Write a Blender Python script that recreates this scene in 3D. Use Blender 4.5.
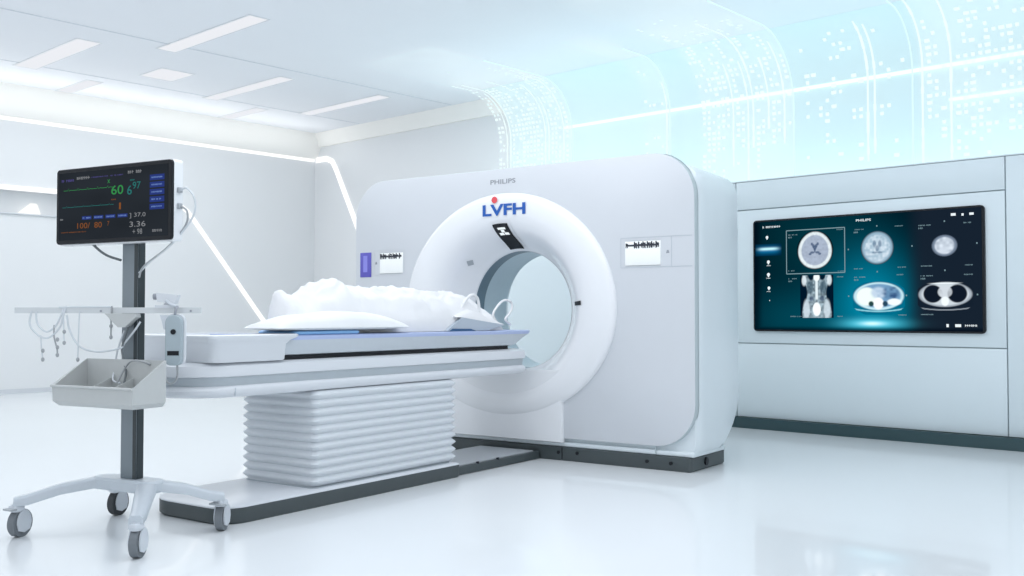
import bpy, math, random
import numpy as np
from mathutils import Matrix, Vector, noise
random.seed(7)
SC = bpy.context.scene
for o in list(bpy.data.objects): bpy.data.objects.remove(o)
COL = SC.collection
PI = math.pi
R = math.radians

# ------------------------------------------------------------------ camera
cam_d = bpy.data.cameras.new('camera'); cam = bpy.data.objects.new('camera', cam_d); COL.objects.link(cam)
cam.location = (0, 0, 1.0)
cam.rotation_euler = (R(90) + math.atan(27/1000), 0, R(42.5))
cam_d.sensor_width = 36; cam_d.lens = 36*1000/1024; cam_d.clip_start = .05
SC.camera = cam
# ------------------------------------------------------------------ world, view
W = bpy.data.worlds.new('world'); SC.world = W; W.use_nodes = True
bg = W.node_tree.nodes['Background']; bg.inputs[0].default_value = (.89, .945, 1, 1); bg.inputs[1].default_value = .92
vs = SC.view_settings; vs.view_transform = 'Standard'; vs.look = 'None'; vs.gamma = 1; vs.use_curve_mapping = False
vs.exposure = 0.19
def area(name, loc, rot, sx, sy, power, col):
    d = bpy.data.lights.new(name, 'AREA'); d.shape = 'RECTANGLE'; d.size = sx; d.size_y = sy; d.energy = power; d.color = col
    o = bpy.data.objects.new(name, d); COL.objects.link(o); o.location = loc; o.rotation_euler = rot; return o
area('ceiling_lamp_left', (-9.5, 5.5, 3.8), (0, 0, 0), 6, 6, 98, (1, .99, .97))
area('ceiling_lamp_front', (-3.5, 3.2, 3.8), (0, 0, 0), 5, 5, 106, (.97, .98, 1))
area('cove_lamp', (-5.6, 9.35, 2.5), (R(180-25), 0, 0), 7.0, .3, 6, (.60, .95, 1))
area('ceiling_fill_left', (-12.7, 3.4, 3.3), (0, R(180+20), 0), .3, 12, 22, (1, .985, .95))  # added unseen uplight that brightens the left ceiling
area('ceiling_fill_cabinets', (-4.6, 8.7, 2.3), (R(180+30), 0, 0), 9.0, .4, 20, (.74, .95, 1))  # added unseen fill aimed upward, lifts the ceiling above the cabinets

# ------------------------------------------------------------------ materials
def mat(name, col, rough=.5, metal=0, noise_amt=.03, scale=30, coat=0, spec=.5, bump=0):
    m = bpy.data.materials.new(name); m.use_nodes = True; nt = m.node_tree; b = nt.nodes['Principled BSDF']
    tc = nt.nodes.new('ShaderNodeTexCoord'); nz = nt.nodes.new('ShaderNodeTexNoise'); nz.inputs['Scale'].default_value = scale
    nz.inputs['Detail'].default_value = 4
    mr = nt.nodes.new('ShaderNodeMapRange'); mr.inputs['To Min'].default_value = 1-noise_amt; mr.inputs['To Max'].default_value = 1+noise_amt
    mx = nt.nodes.new('ShaderNodeVectorMath'); mx.operation = 'SCALE'; mx.inputs[0].default_value = col
    nt.links.new(tc.outputs['Object'], nz.inputs['Vector']); nt.links.new(nz.outputs['Fac'], mr.inputs['Value'])
    nt.links.new(mr.outputs['Result'], mx.inputs['Scale']); nt.links.new(mx.outputs[0], b.inputs['Base Color'])
    b.inputs['Roughness'].default_value = rough; b.inputs['Metallic'].default_value = metal
    b.inputs['Specular IOR Level'].default_value = spec; b.inputs['Coat Weight'].default_value = coat
    if bump:
        bp = nt.nodes.new('ShaderNodeBump'); bp.inputs['Strength'].default_value = bump; bp.inputs['Distance'].default_value = .01
        nt.links.new(nz.outputs['Fac'], bp.inputs['Height']); nt.links.new(bp.outputs[0], b.inputs['Normal'])
    return m
def emit(name, col, s):
    m = bpy.data.materials.new(name); m.use_nodes = True; nt = m.node_tree; nt.nodes.clear()
    e = nt.nodes.new('ShaderNodeEmission'); e.inputs[0].default_value = (*col, 1); e.inputs[1].default_value = s
    o = nt.nodes.new('ShaderNodeOutputMaterial'); nt.links.new(e.outputs[0], o.inputs[0]); return m
def screen_mat(name, s=1.0):                       # a screen shows the picture stored in its pixel attribute
    m = bpy.data.materials.new(name); m.use_nodes = True; nt = m.node_tree; nt.nodes.clear()
    a = nt.nodes.new('ShaderNodeAttribute'); a.attribute_name = 'pixel'
    e = nt.nodes.new('ShaderNodeEmission'); e.inputs[1].default_value = s
    o = nt.nodes.new('ShaderNodeOutputMaterial'); nt.links.new(a.outputs['Color'], e.inputs[0]); nt.links.new(e.outputs[0], o.inputs[0]); return m
def glassy(name, col, alpha_em, em):                # faint luminous film
    m = bpy.data.materials.new(name); m.use_nodes = True; nt = m.node_tree; nt.nodes.clear()
    t = nt.nodes.new('ShaderNodeBsdfTransparent'); e = nt.nodes.new('ShaderNodeEmission'); e.inputs[0].default_value = (*col, 1); e.inputs[1].default_value = em
    x = nt.nodes.new('ShaderNodeMixShader'); o = nt.nodes.new('ShaderNodeOutputMaterial')
    tc = nt.nodes.new('ShaderNodeTexCoord'); nz = nt.nodes.new('ShaderNodeTexNoise'); nz.inputs['Scale'].default_value = 1.3
    mr = nt.nodes.new('ShaderNodeMapRange'); mr.inputs['From Min'].default_value = .35; mr.inputs['From Max'].default_value = .7
    mr.inputs['To Min'].default_value = alpha_em*.3; mr.inputs['To Max'].default_value = alpha_em
    nt.links.new(tc.outputs['Object'], nz.inputs['Vector']); nt.links.new(nz.outputs['Fac'], mr.inputs['Value'])
    nt.links.new(mr.outputs['Result'], x.inputs[0]); nt.links.new(t.outputs[0], x.inputs[1]); nt.links.new(e.outputs[0], x.inputs[2])
    nt.links.new(x.outputs[0], o.inputs[0]); return m

M = {}
M['floor'] = mat('floor_resin', (.81, .845, .87), .26, noise_amt=.025, scale=.6, coat=.4)
M['joint'] = mat('ceiling_joint', (.68, .72, .77), .6)
M['wall'] = mat('wall_paint', (.80, .82, .84), .55, noise_amt=.01, scale=2)
M['ceil'] = mat('ceiling_paint', (.85, .87, .91), .6, noise_amt=.01, scale=2)
M['fascia'] = mat('fascia_paint', (.94, .93, .90), .6, noise_amt=.01, scale=2)
M['painted_glow'] = mat('painted_glow_lining', (.76, .85, .87), .5, noise_amt=.01, scale=2)  # cyan light on the back wall painted into the base colour
_b = M['painted_glow'].node_tree.nodes['Principled BSDF']; _b.inputs['Emission Color'].default_value = (.60, .92, 1, 1); _b.inputs['Emission Strength'].default_value = .05  # weak added glow, evens out the cyan on the wall
M['panel'] = mat('cabinet_laminate', (.70, .79, .83), .35, noise_amt=.01, scale=3)
M['seam'] = mat('seam_grey', (.48, .56, .59), .6)
M['plinth'] = mat('plinth_teal_grey', (.028, .065, .075), .4)
M['white'] = mat('white_plastic', (.67, .70, .74), .28, noise_amt=.01, scale=8)
M['white2'] = mat('ring_white_plastic', (.82, .84, .87), .22, noise_amt=.01, scale=8, coat=.2)
M['body'] = mat('gantry_side_plastic', (.70, .77, .81), .35, noise_amt=.01, scale=8)
M['plate'] = mat('gantry_front_plastic', (.62, .65, .69), .3, noise_amt=.01, scale=8)
M['edge'] = mat('cover_edge_band', (.46, .53, .56), .45)
M['darkbase'] = mat('dark_base_plastic', (.055, .07, .075), .45)
M['bluegrey'] = mat('bore_gasket', (.13, .20, .25), .4)
M['bore'] = mat('bore_lining', (.52, .63, .69), .35)
M['black'] = mat('black_plastic', (.010, .012, .016), .5, spec=.25)
M['grey'] = mat('mid_grey_plastic', (.38, .41, .44), .4)
M['bellow'] = mat('bellows_rubber', (.66, .70, .74), .5)
M['rail'] = mat('groove_grey', (.42, .47, .51), .45)
M['tabletop'] = mat('tabletop_shell', (.52, .57, .62), .35)
M['lav'] = mat('lavender_edge', (.42, .50, .74), .4)
M['blue'] = mat('blue_mattress_vinyl', (.24, .48, .80), .45)
M['cloth'] = mat('white_cloth', (.74, .75, .77), .9, noise_amt=.02, scale=30, bump=.05)
M['cloth2'] = mat('white_pillow_cloth', (.74, .76, .78), .9, noise_amt=.02, scale=30, bump=.05)
M['padgrey'] = mat('pad_shell_grey', (.42, .48, .55), .5)
M['navy'] = mat('navy_vinyl', (.03, .10, .22), .5)
M['pole'] = mat('anodised_pole', (.20, .235, .26), .42, metal=.2)
M['poledark'] = mat('pole_channel_dark', (.02, .03, .035), .4)
M['cart'] = mat('cart_grey_plastic', (.53, .58, .63), .35)
M['castor'] = mat('castor_fork_grey', (.62, .66, .71), .35)
M['tyre'] = mat('tyre_grey_rubber', (.17, .19, .21), .6)
M['tyredark'] = mat('tyre_dark_rubber', (.04, .045, .05), .6)
M['bin'] = mat('bin_plastic', (.50, .52, .52), .45)
M['railbar'] = mat('rail_aluminium', (.62, .65, .67), .35, metal=.2)
M['cable'] = mat('cable_grey', (.36, .38, .40), .5)
M['cabledark'] = mat('cable_dark', (.12, .14, .15), .5)
M['cablelight'] = mat('cable_light', (.62, .66, .70), .5)
M['handset'] = mat('handset_grey', (.36, .43, .47), .4)
M['logo'] = mat('logo_blue', (.01, .10, .42), .4)
M['red'] = mat('logo_red', (.75, .08, .10), .4)
M['text'] = mat('text_grey', (.30, .32, .36), .5)
M['ink'] = mat('ink_dark', (.03, .035, .05), .6)
M['paper'] = mat('label_white', (.95, .97, .96), .5, noise_amt=0)
M['purple'] = mat('purple_label', (.11, .10, .48), .4)
M['purple2'] = mat('purple_label_light', (.25, .25, .72), .4)
M['led'] = emit('led_white', (1, 1, 1), 1.05)
M['ledsoft'] = emit('led_soft_cyan', (.74, .95, .98), .95)
M['ledwarm'] = emit('led_warm', (1, .99, .96), .95)
M['ledcyan'] = emit('led_cyan', (.72, 1, 1), 1.25)
M['panelled'] = emit('ceiling_panel_diffuser', (.93, .95, 1), .80)
M['dots'] = emit('curtain_dots', (.86, .99, 1), .92)
M['film'] = glassy('curtain_film', (.84, .97, 1), .26, .97)
M['screen'] = screen_mat('screen_pixels', 1.0)
M['scr_white'] = emit('screen_white', (.85, .93, .97), .9)
M['scr_dim'] = emit('screen_dim', (.35, .55, .62), .5)
M['scr_green'] = emit('screen_green', (.07, .50, .14), .45)
M['scr_teal'] = emit('screen_teal', (.05, .36, .34), .4)
M['scr_blue'] = emit('screen_blue', (.05, .09, .42), .42)
M['scr_lblue'] = emit('screen_light_blue', (.25, .40, .85), .6)
M['scr_orange'] = emit('screen_orange', (.50, .17, .05), .4)
M['scr_purple'] = emit('screen_purple', (.14, .12, .42), .5)
M['scr_grey'] = emit('screen_grey', (.42, .44, .47), .5)

# ------------------------------------------------------------------ frames and objects
class Frame:
    def __init__(s, x, y, rz): s.x, s.y, s.rz = x, y, rz; s.c, s.s = math.cos(rz), math.sin(rz)
    def w(s, p): return Vector((s.x+p[0]*s.c-p[1]*s.s, s.y+p[0]*s.s+p[1]*s.c, p[2]))
WORLD = Frame(0, 0, 0)
GAN = Frame(-3.4663, 5.4510, R(7.5))       # local origin: front right bottom corner of the scanner
CART = Frame(-4.41, 2.18, R(14.5))
OFF = {}
class MB:
    def __init__(s): s.v = []; s.f = []; s.m = []; s.c = None
    def add(s, vs, fs, mi=0):
        n = len(s.v); s.v += [tuple(v) for v in vs]; s.f += [tuple(i+n for i in f) for f in fs]; s.m += [mi]*len(fs); return s
    def box(s, x0, x1, y0, y1, z0, z1, mi=0, bev=0):
        if bev:
            b = min(bev, (x1-x0)/2.01, (y1-y0)/2.01, (z1-z0)/2.01)
            rings = []
            for z, i in ((z0, b), (z0+b*.3, b*.3), (z0+b, 0), (z1-b, 0), (z1-b*.3, b*.3), (z1, b)):
                rings.append([(x, y, z) for x, y in rr(x0+i, x1-i, y0+i, y1-i, max(b-i*.3, .0005), 4)])
            return s.loft(rings, mi=mi)
        vs = [(x, y, z) for z in (z0, z1) for x, y in ((x0, y0), (x1, y0), (x1, y1), (x0, y1))]
        return s.add(vs, [(3, 2, 1, 0), (4, 5, 6, 7), (0, 1, 5, 4), (1, 2, 6, 5), (2, 3, 7, 6), (3, 0, 4, 7)], mi)
    def loft(s, rings, closed=True, cap0=True, cap1=True, mi=0, flip=False):
        n = len(rings[0]); vs = [p for r in rings for p in r]; fs = []
        for k in range(len(rings)-1):
            for i in range(n if closed else n-1):
                j = (i+1) % n; q = (k*n+i, k*n+j, (k+1)*n+j, (k+1)*n+i); fs.append(q[::-1] if flip else q)
        if cap0: q = tuple(range(n)); fs.append(q if flip else q[::-1])
        if cap1: q = tuple((len(rings)-1)*n+i for i in range(n)); fs.append(q[::-1] if flip else q)
        return s.add(vs, fs, mi)
    def tube(s, pts, r, n=8, mi=0, smooth=True, closed=False):
        P = [Vector(p) for p in pts]
        if smooth and len(P) > 2: P = spline(P, closed)
        rs = r if isinstance(r, (list, tuple)) else [r]*len(P)
        if len(rs) != len(P): rs = [rs[0]+(rs[-1]-rs[0])*i/(len(P)-1) for i in range(len(P))]
        rings = []; nrm = None
        for i, p in enumerate(P):
            if closed: t = (P[(i+1) % len(P)]-P[i-1])
            else: t = P[min(i+1, len(P)-1)]-P[max(i-1, 0)]
            t.normalize()
            if nrm is None: nrm = t.orthogonal().normalized()
            nrm = (nrm-t*nrm.dot(t)); nrm = nrm.normalized() if nrm.length > 1e-6 else t.orthogonal().normalized()
            b = t.cross(nrm)
            rings.append([p+(nrm*math.cos(a)+b*math.sin(a))*rs[i] for a in [2*PI*k/n for k in range(n)]])
        if closed: rings.append(rings[0]); return s.loft(rings, cap0=False, cap1=False, mi=mi)
        return s.loft(rings, mi=mi)
    def cyl(s, a, b, r, n=24, mi=0, r2=None): return s.tube([a, b], [r, r2 if r2 else r], n, mi, smooth=False)
    def ball(s, c, rx, ry=None, rz=None, n=12, mi=0):
        ry = ry or rx; rz = rz or rx; rings = []
        for k in range(1, n):
            a = -PI/2+PI*k/n
            rings.append([(c[0]+rx*math.cos(a)*math.cos(t), c[1]+ry*math.cos(a)*math.sin(t), c[2]+rz*math.sin(a)) for t in [2*PI*i/(2*n) for i in range(2*n)]])
        return s.loft(rings, mi=mi)
def rr(x0, x1, y0, y1, r, n=8, rs=None):               # rounded rectangle, counter-clockwise; rs = radii (x1y1, x0y1, x0y0, x1y0)
    rs = rs or (r, r, r, r); out = []
    for (cx, cy, a0, q) in ((x1-rs[0], y1-rs[0], 0, rs[0]), (x0+rs[1], y1-rs[1], 90, rs[1]), (x0+rs[2], y0+rs[2], 180, rs[2]), (x1-rs[3], y0+rs[3], 270, rs[3])):
        for k in range(n+1): a = R(a0+90*k/n); out.append((cx+q*math.cos(a), cy+q*math.sin(a)))
    return out
def spline(P, closed=False, k=6):
    out = []; n = len(P)
    for i in range(n if closed else n-1):
        if closed: a, b, c, d = P[i-1], P[i], P[(i+1) % n], P[(i+2) % n]
        else: a, b, c, d = P[max(i-1, 0)], P[i], P[i+1], P[min(i+2, n-1)]
        for j in range(k):
            t = j/k
            out.append(.5*((2*b)+(c-a)*t+(2*a-5*b+4*c-d)*t*t+(3*b-a-3*c+d)*t**3))
    if not closed: out.append(P[-1])
    return out
def mesh_of(name, mb, off, mats, ang=35):
    me = bpy.data.meshes.new(name); me.from_pydata([(v[0]-off[0], v[1]-off[1], v[2]-off[2]) for v in mb.v], [], mb.f)
    for m in mats: me.materials.append(m)
    me.polygons.foreach_set('material_index', mb.m); me.polygons.foreach_set('use_smooth', [True]*len(mb.f))
    if mb.c is not None:
        at = me.color_attributes.new('pixel', 'FLOAT_COLOR', 'POINT'); at.data.foreach_set('color', np.asarray(mb.c, dtype=np.float32).ravel())
    me.update(); me.set_sharp_from_angle(angle=R(ang)); return me
def props(o, label, cat, group=None, kind=None):
    if label: o['label'] = label
    if cat: o['category'] = cat
    if group: o['group'] = group
    if kind: o['kind'] = kind
    return o
def part(name, mb, m, parent, label=None, kind=None, ang=35):
    off = OFF[parent.name]; mats = [M[k] for k in ([m] if isinstance(m, str) else m)]
    o = bpy.data.objects.new(name, mesh_of(name, mb, off, mats, ang)); COL.objects.link(o); o.parent = parent; OFF[o.name] = off
    return props(o, label, None, None, kind)
def thing(name, label, cat, frame, org, group=None):
    o = bpy.data.objects.new(name, None); COL.objects.link(o); o.empty_display_size = .1
    o.location = frame.w(org); o.rotation_euler = (0, 0, frame.rz); OFF[o.name] = org
    return props(o, label, cat, group)
def solo(name, mb, m, label, cat, frame=WORLD, group=None, kind=None, ang=35):
    A = np.array(mb.v); org = ((A[:, 0].min()+A[:, 0].max())/2, (A[:, 1].min()+A[:, 1].max())/2, A[:, 2].min())
    mats = [M[k] for k in ([m] if isinstance(m, str) else m)]
    o = bpy.data.objects.new(name, mesh_of(name, mb, org, mats, ang)); COL.objects.link(o)
    o.location = frame.w(org); o.rotation_euler = (0, 0, frame.rz); OFF[o.name] = org
    return props(o, label, cat, group, kind)
def struct(name, mb, m, frame=WORLD): return solo(name, mb, m, None, None, frame, kind='structure')
def text(mb, s, x, z, y, h, width=None, bold=0.0, mi=0, slope=0, depth=.002):   # writing on a face that looks towards -y
    cu = bpy.data.curves.new('t', 'FONT'); cu.body = s; cu.size = 1; cu.offset = bold; cu.extrude = 0; cu.resolution_u = 3
    ob = bpy.data.objects.new('t', cu); COL.objects.link(ob); dg = bpy.context.evaluated_depsgraph_get()
    me = bpy.data.meshes.new_from_object(ob.evaluated_get(dg)); A = [v.co.copy() for v in me.vertices]; F = [tuple(p.vertices) for p in me.polygons]
    bpy.data.objects.remove(ob); bpy.data.curves.remove(cu)
    xs = [a.x for a in A]; ys = [a.y for a in A]; w = max(xs)-min(xs); hh = max(ys)-min(ys); k = h/hh; kx = (width/w) if width else k
    vs = []
    for a in A:
        X = (a.x-(min(xs)+max(xs))/2)*kx; Z = (a.y-min(ys))*k-h/2
        vs.append((x+X, y, z+Z+slope*X))
    mb.add(vs, F, mi); bpy.data.meshes.remove(me)
def glyphs(mb, x0, x1, z, y, h, mi=0, n=None):         # a line of writing too small to read
    n = n or max(2, int((x1-x0)/(h*.8))); w = (x1-x0)/n
    for i in range(n):
        if n > 6 and random.random() < .12: continue
        a = x0+i*w; k = random.random()
        mb.add([(a, y, z-h/2), (a+w*.28, y, z-h/2), (a+w*.28, y, z+h/2), (a, y, z+h/2)], [(0, 1, 2, 3)], mi)
        mb.add([(a, y, z-h*.12+k*h*.3), (a+w*.75, y, z-h*.12+k*h*.3), (a+w*.75, y, z+h*.1+k*h*.3), (a, y, z+h*.1+k*h*.3)], [(0, 1, 2, 3)], mi)
        if k > .5: mb.add([(a+w*.5, y, z-h/2), (a+w*.75, y, z-h/2), (a+w*.75, y, z+h*.3), (a+w*.5, y, z+h*.3)], [(0, 1, 2, 3)], mi)
def quad(mb, x0, x1, z0, z1, y, mi=0): mb.add([(x0, y, z0), (x1, y, z0), (x1, y, z1), (x0, y, z1)], [(0, 1, 2, 3)], mi)

# ------------------------------------------------------------------ room
XL, YB, ZC = -13.27, 9.75, 3.9
XR, YF = 2.5, -3.0
b = MB().box(XL-.2, XR, YF, YB+.2, -.1, 0); struct('floor', b, 'floor')
b = MB().box(XL-.2, XR, YF, YB+.2, ZC, ZC+.1); struct('ceiling', b, ['ceil'])
# left wall with a recess under its lower light ribbon
b = MB()
b.box(XL-.2, XL, YF, YB+.2, 0, 2.30); b.box(XL-.2, XL, YF, YB+.2, 2.60, ZC)
b.box(XL-.2, XL, 7.35, YB+.2, 2.30, 2.60); b.box(XL-.6, XL-.2, YF, 7.5, 2.2, 2.7)
struct('wall_left', b, 'wall')
b = MB().box(XL-.2, XR, YB, YB+.2, 0, ZC); struct('wall_back', b, 'wall')
b = MB().box(XL, XL+.012, YF, YB-.05, .0, .06); struct('baseboard_left', b, 'white')
# sloped fascias between the walls and the ceiling
b = MB(); pr = [(XL, 3.52), (XL+.06, 3.52), (XL+.22, 3.80), (XL+.22, ZC), (XL, ZC)]
b.loft([[(x, y, z) for x, z in pr] for y in (YF, YB)], flip=True); struct('trim_1', b, 'fascia')
b = MB(); pr = [(YB, 3.70), (YB-.05, 3.70), (YB-.16, 3.86), (YB-.16, ZC), (YB, ZC)]
b.loft([[(x, y, z) for y, z in pr] for x in (XL, -9.05)]); struct('trim_2', b, 'fascia')
# added curved wall lining with cyan light put into its colour and glow
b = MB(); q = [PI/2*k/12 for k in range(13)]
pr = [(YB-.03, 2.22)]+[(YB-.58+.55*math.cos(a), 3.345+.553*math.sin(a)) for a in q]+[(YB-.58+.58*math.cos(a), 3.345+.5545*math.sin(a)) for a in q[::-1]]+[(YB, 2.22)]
b.loft([[(x, y, z) for y, z in pr] for x in (-8.95, XR-.2)], flip=False); struct('trim_6', b, 'painted_glow')
# joints of the ceiling boards
for i, x in enumerate((-11.9, -9.9)):
    b = MB().box(x, x+.02, YF, YB-.2, ZC-.004, ZC+.01); struct('trim_%d' % (3+i), b, 'joint')
# light ribbons on the walls
def ribbon(pts, w, d, label, m='led', plane='x'):
    P = [Vector(p) for p in pts]; b = MB(); rings = []
    for i, p in enumerate(P):
        t0 = (P[i]-P[i-1]).normalized() if i else (P[1]-P[0]).normalized()
        t1 = (P[i+1]-P[i]).normalized() if i < len(P)-1 else t0
        t = (t0+t1).normalized(); n = Vector((1, 0, 0)) if plane == 'x' else Vector((0, -1, 0))
        s = t.cross(n); rings.append([p-s*w/2, p+s*w/2, p+s*w/2+n*d, p-s*w/2+n*d])
    b.loft(rings); return solo('light_ribbon', b, m, label, 'light strip', WORLD, 'light ribbons set into the walls')
ribbon([(XL, YF, 3.50), (XL, YB-.02, 3.50)], .05, .02, 'long white light strip running high along the left wall just under the ceiling fascia')
ribbon([(-13.22, YB, 3.50), (-12.95, YB, 3.50), (-12.80, YB, 3.44), (-12.70, YB, 3.30), (-12.10, YB, 2.25), (-11.6, YB, 1.2)], .085, .02,
       'white light strip slanting down beside the far left edge of the scanner', 'led', 'y')
ribbon([(XL, YF, 2.62), (XL, 7.1, 2.62), (XL, 7.35, 2.60), (XL, 7.5, 2.50), (XL, 7.62, 2.36), (XL, 8.74, .98), (XL, 9.3, .30)], .06, .02,
       'white light strip at monitor height that bends and slants down the left wall')
b = MB().box(XL-.2, XL+.03, YF, 7.35, 2.285, 2.30); struct('trim_5', b, 'white')
# small lamp in the recess
b = MB()
b.loft([[(XL-.19, 5.20, 2.32), (XL-.19, 5.48, 2.32), (XL-.19, 5.44, 2.46), (XL-.19, 5.36, 2.46)], [(XL-.10, 5.22, 2.32), (XL-.10, 5.46, 2.32), (XL-.12, 5.43, 2.43), (XL-.12, 5.37, 2.43)]])
solo('recess_lamp', b, 'ledwarm', 'small glowing lamp in the left wall recess beside the patient monitor', 'lamp')
# horizontal light lines on the back wall over the cabinets
def backline(x0, x1, z, h, label, m='ledcyan'):
    b = MB().box(x0, x1, YB-.06, YB-.03, z-h/2, z+h/2, bev=.008); return solo('light_strip', b, m, label, 'light strip', WORLD, 'cyan light strips on the back wall')
backline(-8.0, 2.3, 3.36, .035, 'upper cyan light line across the back wall, above the scanner and cabinets')
backline(-3.3, 2.3, 3.03, .03, 'short lower cyan light line on the back wall at far right')
b = MB().box(-9.2, 2.3, YB-.15, YB-.04, 2.36, 2.44, bev=.02)
solo('light_strip', b, 'ledcyan', 'thick glowing cyan strip low on the back wall, just above the cabinet tops', 'light strip', WORLD, 'cyan light strips on the back wall')

# ceiling lights
def clight(x0, x1, y0, y1, label, group):
    t = thing('ceiling_light', label, 'ceiling light', WORLD, ((x0+x1)/2, (y0+y1)/2, ZC-.03), group)
    b = MB(); z0, z1 = ZC-.004, ZC
    for a in ((x0-.02, x1+.02, y0-.02, y0), (x0-.02, x1+.02, y1, y1+.02), (x0-.02, x0, y0, y1), (x1, x1+.02, y0, y1)): b.box(*a, z0, z1)
    part('frame', b, 'white', t); part('diffuser', MB().box(x0, x1, y0, y1, ZC-.006, ZC), 'panelled', t)
G = 'long ceiling light panels'
clight(-12.05, -10.40, 4.60, 4.84, 'long ceiling light panel at top left, farthest left of the wide ones', G)
clight(-10.13, -8.35, 5.36, 5.56, 'long ceiling light panel nearest the top edge, right of the square one', G)
clight(-11.43, -10.92, 5.83, 6.23, 'small square ceiling light panel between the long ones', 'square ceiling light')
clight(-13.02, -12.15, 5.50, 5.68, 'short-looking ceiling light panel half lost at the left wall fascia above the monitor', G)
clight(-12.00, -10.25, 7.01, 7.19, 'long ceiling light panel in the middle of the left ceiling, behind the square one', G)
clight(-13.02, -12.05, 7.85, 8.02, 'ceiling light panel cut short by the fascia near the far left room corner', G)
clight(-11.90, -10.15, 8.48, 8.66, 'long ceiling light panel farthest back, next to the back wall', G)

# ------------------------------------------------------------------ dotted light curtains bending from the back wall onto the ceiling
def curtain(x0, x1, y0, label, rc=.55, ztop=3.865, zb=2.3, step=.055, dens=.6, film=True, L=1.8, cut=None, seed=1, yext=0):
    random.seed(seed)
    t = thing('light_curtain', label, 'light curtain', WORLD, ((x0+x1)/2, y0, zb), 'dotted light curtains')
    def path(s):                                        # s = 0 at the bottom
        h = ztop-rc-zb
        if s < h: return (y0, zb+s), (-1, 0)
        s -= h; q = rc*PI/2
        if s < q: a = s/rc; return (y0-rc+rc*math.cos(a), ztop-rc+rc*math.sin(a)), (-math.cos(a), -math.sin(a))
        return (y0-rc-(s-q), ztop), (0, -1)
    tot = ztop-rc-zb+rc*PI/2+L
    if film:
        n = 60; b = MB(); A = []
        for i in range(n+1):
            (y, z), nn = path(tot*i/n); A += [(x0, y, z), (x1, y, z)]
        b.add(A, [(2*i, 2*i+1, 2*i+3, 2*i+2) for i in range(n)]); part('film', b, 'film', t)
    b = MB(); cols = int((x1-x0)/step); rows = int(tot/step)
    for c in range(cols):
        x = x0+(c+.5)*step; cd = random.random()
        on = random.uniform(0, tot*.45); off = random.uniform(tot*.35, tot*.8)
        line = cd > .86
        for r in range(rows):
            s = (r+.5)*step
            if s < on*.4 or s > off: continue
            fade = 1-max(0, (s-tot*.4)/(tot*.6))
            if not line and random.random() > dens*fade: continue
            (y, z), (ny, nz) = path(s); ty, tz = -nz, ny     # tangent
            k = step*(.26 if not line else .5); kx = step*(.26 if not line else .14)*random.choice((1, 1, 1.5))
            p = (y+ny*.006, z+nz*.006); ty2, tz2 = (nz, -ny)
            b.add([(x-kx, p[0]-ty2*k, p[1]-tz2*k), (x+kx, p[0]-ty2*k, p[1]-tz2*k), (x+kx, p[0]+ty2*k, p[1]+tz2*k), (x-kx, p[0]+ty2*k, p[1]+tz2*k)], [(0, 1, 2, 3)])
    if b.v: part('light_dots', b, 'dots', t, kind='stuff')
    b = MB(); A = [Vector((x1, *path(tot*i/50)[0])) for i in range(int(50*.8))]
    b.tube(A, .007, 6, smooth=False); part('edge_strip', b, 'ledsoft', t)
    return t
curtain(-9.04, -7.80, 9.62, 'dotted light curtain at left, rising just behind the top edge of the scanner', dens=.75, seed=3, rc=.6, step=.06)
curtain(-6.69, -6.35, 9.60, 'narrow faint curved light band next to the right of the leftmost dotted curtain', dens=.12, seed=4, L=1.0)
curtain(-5.89, -4.80, 9.55, 'wide dotted light curtain above the right shoulder of the scanner', dens=.55, seed=9, rc=.7, step=.06)
curtain(-4.70, -3.60, 9.6, 'sparse dotted light curtain over the middle of the wall display', dens=.35, seed=12, film=False, step=.07, L=.6)
curtain(-3.50, -1.90, 9.5, 'dotted light curtain at the far right above the cabinets', dens=.55, seed=15, step=.065, L=1.2)

# ------------------------------------------------------------------ cabinets along the back right
Y0 = 7.98
def cabinet(x0, x1, zs, label, grp='wall cabinets'):
    t = thing('wall_cabinet', label, 'cabinet', WORLD, ((x0+x1)/2, Y0+.4, 0), grp)
    part('carcass', MB().box(x0, x1, Y0+.02, YB-.14, .095, 2.19), 'seam', t)
    part('plinth', MB().box(x0-.0, x1, Y0-.05, Y0+.5, 0, .093), 'plinth', t)
    for a, c in zip(zs[:-1], zs[1:]):
        part('front_panel', MB().box(x0+.004, x1-.004, Y0, Y0+.02, a+.004, c-.004, bev=.004), 'panel', t)
    part('top_panel', MB().box(x0, x1, Y0, YB-.14, 2.19, 2.2), 'panel', t)
    return t
cabinet(-9.3, -4.58, (.093, 2.19), 'pale cabinet mostly hidden behind the right side of the scanner')
cabinet(-4.58, -2.315, (.093, .75, 1.935, 2.19), 'pale cabinet that carries the large wall display')
cabinet(-2.315, -.05, (.093, 2.19), 'tall plain pale cabinet right of the wall display')

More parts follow.
